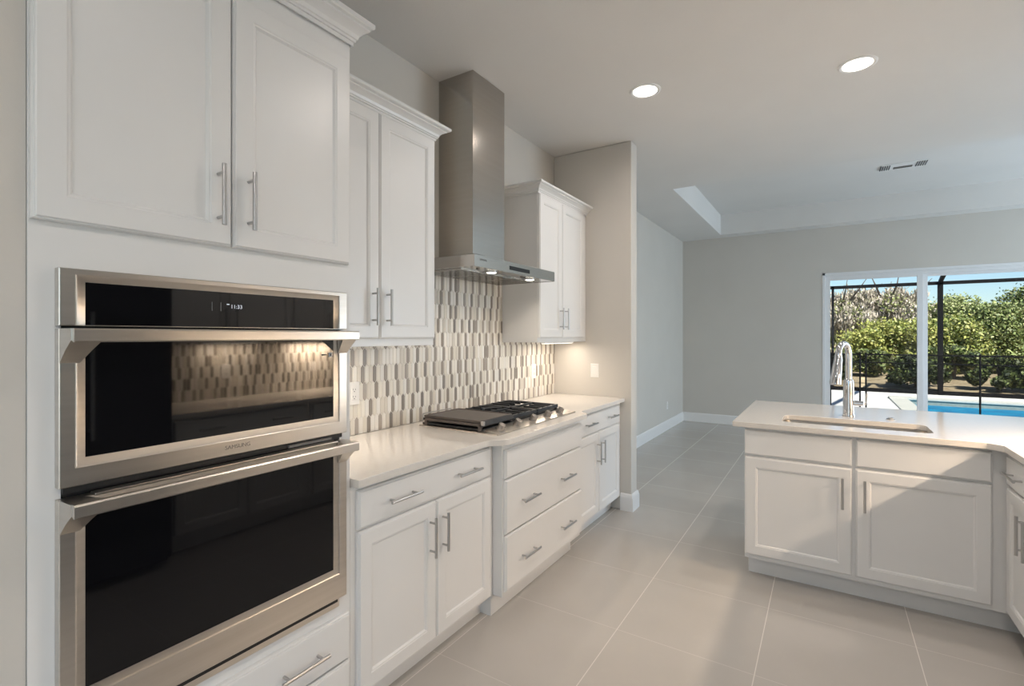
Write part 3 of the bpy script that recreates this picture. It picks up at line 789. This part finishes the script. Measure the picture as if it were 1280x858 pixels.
TS = XL + 0.0095
outlet('white outlet in the tiled backsplash just right of the oven', (TS, 1.680, 1.128), R90)
outlet('white cover plate in tiled backsplash below wall cabinet right of hood', (TS, 3.505, 1.130), R90)
outlet('white rocker light switch on partition wall above the counter end', (-1.642, FIN_Y0 - 0.0005, 1.128), 0, 'switch', 'switch')
outlet('small white outlet low on the far left wall beyond the partition', (XL + 0.0005, 7.57, 0.365), R90)

# ------------------------------------------------------------------ peninsula
PY = 3.210          # face frame plane of the sink base
sinkbase = base_cabinet('sink_base_cabinet', 'white two-door sink base cabinet at the left end of the peninsula', (-0.407, PY, 0), 0, 1.134, 0.60,
             [('panel', 0.003, 0.524, 0.724, 0.868), ('panel', 0.540, 1.073, 0.724, 0.868),
              ('door', 0.003, 0.524, 0.138, 0.711, [('z', 0.481, 0.578)]), ('door', 0.540, 1.073, 0.138, 0.711, [('z', 0.578, 0.578)])], toe=0.075, hollow=True, toe_left=0.012, toe_right=0.072)
# leg of the peninsula along the right wall, facing the cooktop
LX = 0.728
leg = base_cabinet('base_cabinet', 'white base cabinet on the right, turning the corner from the sink base', (LX, 3.208, 0), -R90, 0.72, XR - LX - 0.002,
             [('drawer', 0.030, 0.69, 0.727, 0.866, [('x', 0.20, DR), ('x', 0.52, DR)]), ('door', 0.030, 0.3585, 0.132, 0.717, [('z', 0.318, BH)]), ('door', 0.3615, 0.69, 0.132, 0.717, [('z', 0.402, BH)])], toe=0.075)
base_cabinet('base_cabinet', 'white base cabinet beside the refrigerator on the right wall', (LX, 2.486, 0), -R90, 1.016, XR - LX - 0.002,
             [('drawer', 0.030, 0.98, 0.727, 0.866, [('x', 0.25, DR), ('x', 0.76, DR)]), ('door', 0.030, 0.5035, 0.132, 0.717, [('z', 0.463, BH)]), ('door', 0.5065, 0.98, 0.132, 0.717, [('z', 0.547, BH)])], toe=0.075)
# knee wall panel that closes the back of the peninsula
tag(MB().box((-0.407, PY + 0.602, 0.0), (1.90, PY + 0.622, 0.884)).build('peninsula_back_panel', M['paint'], smooth=0), 'white panel closing the back of the peninsula', 'panel')
tag(MB().box((1.35, 3.32, 0.0), (1.90, PY + 0.60, 0.884)).build('end_cabinet', M['paint'], smooth=0), 'plain white cabinet box at the far right end of the peninsula', 'cabinet')

SX0, SX1, SY0, SY1 = -0.222, 0.474, 3.315, 3.610
hole = rrect(SX0, SX1, SY0, SY1, 0.045)
outer = [(-0.467, 3.165), (0.640, 3.165), (0.690, 3.120), (0.690, 1.468), (XR - 0.002, 1.468), (XR - 0.002, 3.306), (1.95, 3.306), (1.95, 4.285), (-0.467, 4.285)]
pc = MB().slab(outer, 0.885, 0.915, holes=[hole], bev=0.003).build('countertop', M['counter'])
tag(pc, 'white quartz countertop of the peninsula with the sink cut into it', 'countertop')

sk = thing('sink', 'undermount stainless sink basin sunk in the peninsula countertop', 'sink', ((SX0 + SX1) / 2, (SY0 + SY1) / 2, 0.68))
hx, hy = (SX1 - SX0) / 2, (SY1 - SY0) / 2
ring = lambda e, z, r: [(x, y, z) for x, y in rrect(-hx - e, hx + e, -hy - e, hy + e, r)]
MB().loops([ring(0.018, 0.2035, 0.055), ring(-0.003, 0.2035, 0.042), ring(-0.004, 0.19, 0.042), ring(-0.010, 0.03, 0.05), ring(-0.03, 0.006, 0.05), ring(-0.10, 0.0, 0.05)], cap0=False).build('basin', M['steel'], sk)
MB().lathe((0, 0.03, 0.0005), [(0.045, 0), (0.045, 0.002), (0.030, 0.003), (0.028, 0.001)], 24).build('drain', M['chrome'], sk)

# faucet
fc = thing('faucet', 'chrome pull-down faucet arching over the sink on peninsula countertop', 'faucet', (0.120, 3.745, 0.915))
MB().lathe((0, 0, 0.0), [(0.034, 0), (0.034, 0.006), (0.031, 0.012), (0.030, 0.09), (0.029, 0.17), (0.027, 0.225), (0.021, 0.234)], 28).build('faucet_body', M['chrome'], fc)
aim = Vector((-0.55, -0.83, 0)).normalized()
pts = []; Rr = 0.050; zc_ = 0.385
pts.append(Vector((0, 0, 0.228)))
for i in range(0, 15):
    a = PI - PI * i / 14 * 1.04
    pts.append(aim * (Rr + Rr * math.cos(a)) + Vector((0, 0, zc_ + 0.072 * math.sin(a))))
MB().tube(pts, [0.018] * 3 + [0.0175] * (len(pts) - 3), 18).build('spout', M['chrome'], fc)
end = pts[-1]
hd = MB().tube([end + Vector((0, 0, 0.012)), end + Vector((0, 0, -0.02)) + aim * 0.002, end + Vector((0, 0, -0.10)) + aim * 0.018, end + Vector((0, 0, -0.165)) + aim * 0.030, end + Vector((0, 0, -0.172)) + aim * 0.030], [0.0195, 0.023, 0.028, 0.032, 0.028], 20).build('spray_head', M['chrome'], fc)
MB().cyl(end + Vector((0, 0, -0.1715)) + aim * 0.030, end + Vector((0, 0, -0.174)) + aim * 0.030, 0.020, n=18).build('spray_face', M['slot'], hd)
lv = MB().cyl((0.020, 0, 0.085), (0.075, 0, 0.085), 0.016, 0.015, 18).build('lever_hub', M['chrome'], fc)
MB().tube([(0.083, 0.0, 0.078), (0.088, 0.0, 0.10), (0.092, 0, 0.150)], [0.006, 0.0055, 0.0045], 10).build('lever', M['chrome'], lv)
sw = thing('disposal_button', 'small round metal button set in the countertop beside the sink', 'button', (0.330, 3.735, 0.915))
MB().lathe((0, 0, 0), [(0.022, 0), (0.022, 0.004), (0.018, 0.007)], 24).build('button_collar', M['nickel'], sw)
MB().lathe((0, 0, 0.0065), [(0.013, 0), (0.013, 0.004), (0.010, 0.005)], 20).build('button_cap', M['nickel'], sw)

# ------------------------------------------------------------------ right wall (out of frame, mirrored in the oven glass)
picket_tiles('backsplash_right', [(1.47, 3.30, 0.915, 1.371)], (XR - 0.0005, 0, 0), (0, 1, 0), (-1, 0, 0), 9)
RUX = XR - 0.33
wall_cabinet('wall_cabinet', 'white two-door wall cabinet at the open end of the right wall', (RUX, 3.290, 0), -R90, 0.757, 0.328, 1.372, 2.445,
             [('door', 0.008, 0.377, 1.406, 2.432, [('z', 0.337, 1.549)]), ('door', 0.380, 0.749, 1.406, 2.432, [('z', 0.42, 1.549)])], True, False)
wall_cabinet('wall_cabinet', 'white two-door wall cabinet beside the refrigerator', (RUX, 2.531, 0), -R90, 1.06, 0.328, 1.372, 2.445,
             [('door', 0.008, 0.5285, 1.406, 2.432, [('z', 0.488, 1.549)]), ('door', 0.5315, 1.052, 1.406, 2.432, [('z', 0.572, 1.549)])], False, True)
outlet('white outlet in the right-hand tiled backsplash', (XR - 0.0095, 2.15, 1.128), -R90)
fr = thing('refrigerator', 'dark stainless french-door refrigerator against the right wall', 'refrigerator', (0.60, 1.45, 0), -R90)
DS = pmat('black_stainless', (0.05, 0.05, 0.055), 0.25, 0.6)
MB().box((0.0, 0.06, 0.02), (0.90, 0.74, 1.78), 0.004).build('fridge_body', DS, fr)
for x0, x1, hxx in ((0.003, 0.448, 0.41), (0.452, 0.897, 0.49)):
    o = MB().box((x0, 0.0, 0.74), (x1, 0.058, 1.775), 0.006).build('fridge_door', DS, fr)
    MB().cyl((hxx, -0.05, 0.85), (hxx, -0.05, 1.55), 0.010).cyl((hxx, -0.05, 0.90), (hxx, 0.0, 0.90), 0.007).cyl((hxx, -0.05, 1.50), (hxx, 0.0, 1.50), 0.007).build('fridge_handle', M['nickel'], o)
o = MB().box((0.003, 0.0, 0.06), (0.897, 0.058, 0.735), 0.006).build('freezer_drawer', DS, fr)
MB().cyl((0.12, -0.05, 0.66), (0.78, -0.05, 0.66), 0.010).cyl((0.2, -0.05, 0.66), (0.2, 0, 0.66), 0.007).cyl((0.7, -0.05, 0.66), (0.7, 0, 0.66), 0.007).build('fridge_handle', M['nickel'], o)

# ------------------------------------------------------------------ under-cabinet lights
def under_light(label, loc, length, watts, rz, col):
    t = thing('under_cabinet_light', label, 'light', loc, rz, None)
    MB().box((-length / 2, -0.020, -0.012), (length / 2, 0.020, -0.0005), 0.002).build('housing', M['plastic'], t)
    MB().box((-length / 2 + 0.01, -0.014, -0.0135), (length / 2 - 0.01, 0.014, -0.0118)).build('diffuser', M['lamp'], t, smooth=0)
    dx, dy = (0.03, length - 0.02) if abs(math.sin(rz)) > 0.5 else (length - 0.02, 0.03)
    a = area_light('under_cabinet_lamp', (loc[0], loc[1], loc[2] - 0.0150), (dx, dy), watts, col, (0, 0, -1))
    a.rotation_euler = (0, 0, 0)


under_light('slim light under the wall cabinet left of the hood', (XL + 0.13, 1.38, 1.372), 0.35, UNDER_W * 0.9, R90, WARM)
under_light('slim light under the wall cabinet right of the hood', (XL + 0.21, 3.55, 1.372), 0.50, UNDER_W * 1.0, R90, WARM)
under_light('slim light under the right wall cabinet by its open end', (XR - 0.11, 2.92, 1.372), 0.45, UNDER_W * 15.0, R90, (1.0, 0.77, 0.56))
under_light('slim light under the right wall cabinet by the refrigerator', (XR - 0.11, 2.15, 1.372), 0.45, UNDER_W * 4.0, R90, (1.0, 0.77, 0.56))

# ------------------------------------------------------------------ recessed ceiling lights, ceiling vent
def can(label, x, y, watts=CAN_W):
    t = thing('recessed_light', label, 'ceiling light', (x, y, ZC), 0, 'recessed kitchen ceiling lights')
    MB().loops([[(r * math.cos(2 * PI * i / 36), r * math.sin(2 * PI * i / 36), z) for i in range(36)] for r, z in ((0.098, -0.0005), (0.097, -0.004), (0.088, -0.008), (0.078, -0.006), (0.074, -0.002))], cap0=False, cap1=False).build('trim_ring', M['trim'], t)
    MB().lathe((0, 0, -0.0035), [(0.076, 0), (0.076, 0.002)], 36).build('lens', M['lamp'], t, smooth=0)
    a = area_light('recessed_lamp', (x, y, ZC - 0.010), (0.15, 0.15), watts, CAN_COL, (0, 0, -1), 'DISK', math.radians(165))


can('left one of the two round recessed ceiling lights, nearest the range hood', -0.983, 3.146, CAN_W * 0.33)
can('right one of the two round recessed ceiling lights, above the peninsula', 0.155, 3.50, CAN_W * 0.55)
can('recessed ceiling light over the middle of the aisle', 0.10, 2.17, CAN_W * 0.66)
can('recessed ceiling light in front of the ovens', 0.10, 0.85, CAN_W * 0.10)
can('added unseen recessed light behind the ovens end of the aisle', 0.10, -0.55, CAN_W * 0.35)  # aisle row carried on out of view to add warm light
can('added unseen recessed light closest to the rear window', 0.10, -1.95, CAN_W * 1.5)  # added out of view to warm the faces turned to the rear
can('added unseen recessed light in the passage behind the refrigerator', 1.75, -1.4, CAN_W * 1.2)  # extra lamp, added to light the peninsula front and partition
can('added unseen recessed light over the living area by the added window', 3.1, -1.4, CAN_W * 1.2)  # second extra lamp, added for the same rear-facing surfaces
can('added unseen recessed light over the living area beyond the peninsula', 1.95, 3.9)  # unseen lamp added to warm the back wall
can('recessed ceiling light over the living area by the side window', 3.6, 3.9)  # another unseen lamp added to brighten the back wall

vt = thing('ceiling_vent', 'white louvred air vent in the raised tray ceiling', 'vent', (0.72, 6.93, TZ))
MB().loops([[(-0.20 + i, -0.115 + i, -z), (0.20 - i, -0.115 + i, -z), (0.20 - i, 0.115 - i, -z), (-0.20 + i, 0.115 - i, -z)] for i, z in ((0, 0.0005), (0.0, 0.004), (0.008, 0.009), (0.030, 0.008))], cap0=False).build('vent_frame', M['trim'], vt, smooth=20)
for k in range(5):
    for s_ in (-1, 1): MB().box((s_ * 0.155 - 0.042 + k * 0.020 - (0.01 if s_ < 0 else 0), -0.085, -0.012), (s_ * 0.155 - 0.033 + k * 0.020 - (0.01 if s_ < 0 else 0), 0.085, -0.0075)).build('vent_slot', M['vent_dark'], vt, smooth=0)
for k in range(4): MB().box((-0.085, 0.010 + k * 0.019, -0.012), (0.085, 0.017 + k * 0.019, -0.0075)).build('vent_slot', M['grey_print'], vt, smooth=0)

# ------------------------------------------------------------------ outdoors: deck, pool, fence, screen cage
DK = -0.05
PX0, PX1, PY0, PY1 = 1.55, 9.0, 11.75, 14.45
dk = MB()
dk.box((-9, YB + 0.15, DK - 0.15), (PX0, 16.1, DK)); dk.box((PX1, YB + 0.15, DK - 0.15), (14, 16.1, DK)); dk.box((PX0, YB + 0.15, DK - 0.15), (PX1, PY0, DK)); dk.box((PX0, PY1, DK - 0.15), (PX1, 16.1, DK))
o = struct('pool_deck', dk, M['deck'], smooth=0)
pl = thing('swimming_pool', 'blue swimming pool with pale coping beyond the glass door', 'pool', (PX0, PY0, DK))
pw, ph = PX1 - PX0, PY1 - PY0
MB().box((0.0, 0.0, -0.35), (pw, ph, -0.10)).build('water', M['water'], pl, smooth=0)
MB().box((-0.02, ph - 0.005, -0.35), (pw, ph + 0.10, 0.0)).box((-0.10, -0.02, -0.35), (0.005, ph + 0.1, 0.0)).build('waterline_tile', M['pool_wall'], pl, smooth=0)
MB().box((-0.30, ph - 0.03, 0.0), (pw + 0.3, ph + 0.32, 0.045), 0.01).box((-0.30, -0.3, 0.0), (0.03, ph + 0.30, 0.03), 0.01).build('coping', M['coping'], pl)

FY = 11.42
fz = 1.085
fn = thing('pool_fence', 'black mesh safety fence standing in front of the pool', 'fence', (0, FY, DK))
# posts by picture: the gate pair, then every section
fposts = [-1.60, -0.70, 0.075, 0.545, 0.635, 1.430, 2.225, 3.02, 3.82, 4.62, 5.42]
for x in fposts:
    MB().cyl((x, 0, 0.0), (x, 0, fz - DK + 0.02), 0.0145, n=12).build('fence_post', M['bronze'], fn)
MB().box((fposts[0], -0.006, fz - DK - 0.028), (fposts[3], 0.006, fz - DK), 0.002).box((fposts[4], -0.006, fz - DK - 0.028), (fposts[-1], 0.006, fz - DK), 0.002).build('top_band', M['bronze'], fn)
MB().box((fposts[0], -0.005, fz - DK - 0.175), (fposts[-1], 0.005, fz - DK - 0.155), 0.002).build('middle_band', M['bronze'], fn)
MB().box((fposts[0], -0.005, 0.075), (fposts[-1], 0.005, 0.10), 0.002).build('bottom_band', M['bronze'], fn)
MB().box((fposts[0], -0.001, 0.09), (fposts[3], 0.001, fz - DK - 0.01)).box((fposts[4], -0.001, 0.09), (fposts[-1], 0.001, fz - DK - 0.01)).build('netting', M['net'], fn, smooth=0)

CY = 16.05
cg = thing('screen_enclosure', 'dark aluminium frame of the pool screen enclosure behind the fence', 'enclosure', (0, CY, DK))
cps = [-4.4, -2.1, 0.157, 2.395, 4.65, 6.9]
zt = 2.77 - DK
for i, x in enumerate(cps):
    wdt = 0.030 if i % 2 == 0 else 0.050
    MB().box((x - wdt, -0.05, 0), (x + wdt, 0.05, zt), 0.004).build('enclosure_post', M['bronze'], cg)
    if i % 2: MB().loops([[(x - 0.035, 0.02, zt - 0.06), (x + 0.035, 0.02, zt - 0.06), (x + 0.035, 0.02, zt + 0.03), (x - 0.035, 0.02, zt + 0.03)], [(x - 0.035, -7.0, zt + 2.1), (x + 0.035, -7.0, zt + 2.1), (x + 0.035, -7.0, zt + 2.2), (x - 0.035, -7.0, zt + 2.2)]]).build('roof_beam', M['bronze'], cg)
MB().box((cps[0], -0.05, zt - 0.080), (cps[-1], 0.05, zt), 0.004).build('header_beam', M['bronze'], cg)
MB().box((cps[0], -0.03, 0.0), (cps[-1], 0.03, 0.10), 0.004).build('kick_rail', M['bronze'], cg)

# garden ground rising slightly behind the cage
gd_ = MB().loops([[(-30, 16.1, -0.2), (40, 16.1, -0.2)], [(-30, 16.2, -0.06), (40, 16.2, -0.06)], [(-30, 20, 0.15), (40, 20, 0.15)], [(-30, 60, 0.6), (40, 60, 0.6)]], cap0=False, cap1=False, closed=False)
struct('garden_ground', gd_, M['soil'], smooth=0)


def foliage(name, blobs, per, size, palette, parent, seed, droop=0.0, aspect=1.6, shell=0.55):
    """leaf blades scattered through rounded clumps, one mesh"""
    r = np.random.default_rng(seed)
    V, F, T = [], [], []
    base = 0
    for (bx, by, bz, rx, ry, rz) in blobs:
        k = per
        d = r.normal(size=(k, 3)); d /= np.linalg.norm(d, axis=1)[:, None]
        rad = shell + (1 - shell) * r.random(k) ** 0.7
        rad *= 1 + 0.18 * r.normal(size=k)
        c_ = np.array([bx, by, bz]) + d * rad[:, None] * np.array([rx, ry, rz])
        s_ = size * r.uniform(0.6, 1.4, k)
        a = r.normal(size=(k, 3)); a[:, 2] = a[:, 2] * (1 - droop) - droop * 3.0; a /= np.linalg.norm(a, axis=1)[:, None]
        b_ = np.cross(a, r.normal(size=(k, 3))); b_ /= np.linalg.norm(b_, axis=1)[:, None]
        L = (s_ * aspect)[:, None]; Wd = (s_ * 0.5)[:, None]
        q = np.stack([c_ - a * L / 2, c_ + b_ * Wd, c_ + a * L / 2, c_ - b_ * Wd], 1)
        V.append(q.reshape(-1, 3)); F.append(np.arange(k * 4).reshape(k, 4) + base); base += 4 * k
        pal = np.array(palette); t_ = pal[r.integers(0, len(pal), k)] * r.uniform(0.8, 1.2, (k, 1)); T.append(np.repeat(t_, 4, 0))
    V = np.concatenate(V); F = np.concatenate(F); T = np.clip(np.concatenate(T), 0, 1)
    me = bpy.data.meshes.new(name); me.from_pydata(V.tolist(), [], F.tolist()); me.materials.append(M['leaf'])
    ca = me.color_attributes.new('tint', 'FLOAT_COLOR', 'CORNER')
    ca.data.foreach_set('color', np.concatenate([T, np.ones((len(T), 1))], 1).astype(np.float32).ravel())
    o = bpy.data.objects.new(name, me); COL.objects.link(o); o.parent = parent
    return o


def trunk(parent, pts, radii): MB().tube(pts, radii, 10).build('trunk', M['bark'], parent)


MOSS = [(0.46, 0.40, 0.33), (0.54, 0.48, 0.40), (0.38, 0.33, 0.27), (0.30, 0.28, 0.19), (0.22, 0.19, 0.15)]
OLIVE = [(0.22, 0.26, 0.08), (0.17, 0.20, 0.06), (0.28, 0.30, 0.11)]
LIME = [(0.32, 0.33, 0.08), (0.26, 0.29, 0.07), (0.38, 0.37, 0.12), (0.17, 0.21, 0.05)]
SHADE = [(0.028, 0.045, 0.014), (0.045, 0.062, 0.020), (0.065, 0.080, 0.028), (0.02, 0.032, 0.012)]  # dimmed greens: the understory's shade is put into the leaf colour
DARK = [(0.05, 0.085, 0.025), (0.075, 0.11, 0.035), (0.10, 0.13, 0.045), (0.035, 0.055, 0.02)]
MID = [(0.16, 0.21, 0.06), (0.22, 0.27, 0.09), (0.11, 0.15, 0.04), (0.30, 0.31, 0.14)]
PALE = [(0.30, 0.34, 0.14), (0.38, 0.40, 0.20), (0.24, 0.29, 0.11)]

rnd = random.Random(12)


def blobs(n_, x0, x1, y0, y1, z0, z1, r0, r1, flat=0.8):
    out = []
    for _ in range(n_):
        r = rnd.uniform(r0, r1); out.append((rnd.uniform(x0, x1), rnd.uniform(y0, y1), rnd.uniform(z0, z1), r, r, r * flat))
    return out


# the moss-hung oaks at the left of the view
def oak(label, x, y, h, seed):
    t = thing('mossy_oak_tree', label, 'tree', (x, y, 0.3), 0, None)
    trunk(t, [(0, 0, -0.4), (0.1, 0, h * 0.35), (0.0, 0.1, h * 0.62), (-0.5, 0, h * 0.85)], [0.24, 0.18, 0.12, 0.05])
    br = MB()
    for k in range(9):
        a = k * 0.7; e = Vector((math.cos(a) * rnd.uniform(0.8, 1.4), math.sin(a) * 1.2, h * rnd.uniform(0.8, 1.08)))
        s0 = Vector((0, 0.1, h * rnd.uniform(0.45, 0.62))); m_ = s0.lerp(e, 0.5) + Vector((0, 0, 0.25))
        br.tube([s0, m_, e, e + Vector((math.cos(a) * 0.35, 0, 0.45))], [0.07, 0.045, 0.025, 0.008], 7)
    br.build('branch', M['bark'], t)
    bl = [(rnd.uniform(-1.3, 1.1), rnd.uniform(-0.8, 0.8), h * rnd.uniform(0.62, 0.86), 0.50, 0.5, 0.40) for _ in range(16)]
    foliage('foliage', bl, 420, 0.06, OLIVE + MOSS[:2], t, seed)
    ml = [(rnd.uniform(-1.4, 1.1), rnd.uniform(-1.0, 0.4), h * rnd.uniform(0.45, 0.92), 0.28, 0.3, 0.42) for _ in range(44)]
    foliage('hanging_moss', ml, 330, 0.05, MOSS, t, seed + 1, droop=0.85, aspect=3.6, shell=0.2)


oak('grey oak hung with moss at the left edge of the door view', 0.45, 24.5, 2.8, 3)
oak('grey oak hung with moss just left of the door frame between panels', 2.1, 25.0, 2.95, 5)


def shrub(label, x, y, w_, h, pal, seed, n_=14, size=0.06, per=800, name='shrub', cat='shrub', dep=0.8, lo=0.12):
    t = thing(name, label, cat, (x, y, 0.15))
    trunk(t, [(0, 0, -0.3), (0.05, 0, h * 0.3), (0.0, 0.05, h * 0.7)], [0.07, 0.05, 0.02])
    bl = []
    for _ in range(n_):
        fz_ = rnd.uniform(lo, 0.86); r = rnd.uniform(0.20, 0.32) * min(w_, h)
        bl.append((rnd.uniform(-w_ / 2, w_ / 2) * math.sqrt(max(0.1, 1.15 - fz_)), rnd.uniform(-dep / 2, dep / 2), h * fz_, r, r, r * 0.8))
    foliage('foliage', bl, per, size, pal, t, seed)


shrub('broad yellow-green shrub below the moss-hung oaks', 1.75, 21.4, 3.4, 1.85, LIME, 21, 26, lo=0.1)
shrub('yellow-green shrub behind the thick enclosure post', 3.45, 21.6, 1.7, 1.85, LIME + MID, 22, 20, lo=0.1)
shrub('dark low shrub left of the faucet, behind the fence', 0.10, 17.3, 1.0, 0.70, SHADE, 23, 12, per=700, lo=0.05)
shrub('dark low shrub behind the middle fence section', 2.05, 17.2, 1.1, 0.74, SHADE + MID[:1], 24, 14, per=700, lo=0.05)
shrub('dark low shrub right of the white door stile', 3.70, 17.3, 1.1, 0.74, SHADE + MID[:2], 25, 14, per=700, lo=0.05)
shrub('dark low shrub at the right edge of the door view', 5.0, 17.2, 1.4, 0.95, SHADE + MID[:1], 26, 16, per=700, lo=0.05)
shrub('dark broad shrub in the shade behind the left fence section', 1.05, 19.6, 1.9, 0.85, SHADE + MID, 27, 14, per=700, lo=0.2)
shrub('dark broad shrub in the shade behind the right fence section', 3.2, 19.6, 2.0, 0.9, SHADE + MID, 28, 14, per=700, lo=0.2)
shrub('tall speckled green tree right of the thick enclosure post', 4.75, 22.4, 2.0, 2.55, MID + PALE[:1] + DARK[2:3], 31, 26, name='bushy_tree', cat='tree', per=800)
shrub('dark green tree with rounded top at the right of the view', 6.15, 24.6, 2.6, 3.1, DARK + MID, 32, 26, name='bushy_tree', cat='tree', per=800)
shrub('pale olive tree with feathery top right of the door stile', 4.3, 26.2, 2.0, 3.25, PALE, 33, 24, name='bushy_tree', cat='tree', per=760)
shrub('mid green tree beyond the right edge of the view', 8.1, 24.0, 2.6, 3.2, MID + DARK, 34, 22, name='bushy_tree', cat='tree', per=700)
shrub('shaded green tree beyond the left edge of the view', -1.7, 23.5, 2.4, 3.0, DARK + OLIVE, 35, 18, name='bushy_tree', cat='tree', per=380)
# hedge of dark woodland far behind
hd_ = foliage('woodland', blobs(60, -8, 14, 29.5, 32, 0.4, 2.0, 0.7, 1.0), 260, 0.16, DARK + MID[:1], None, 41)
tag(hd_, 'dark woodland closing the view behind the trees', 'woodland', kind='stuff')
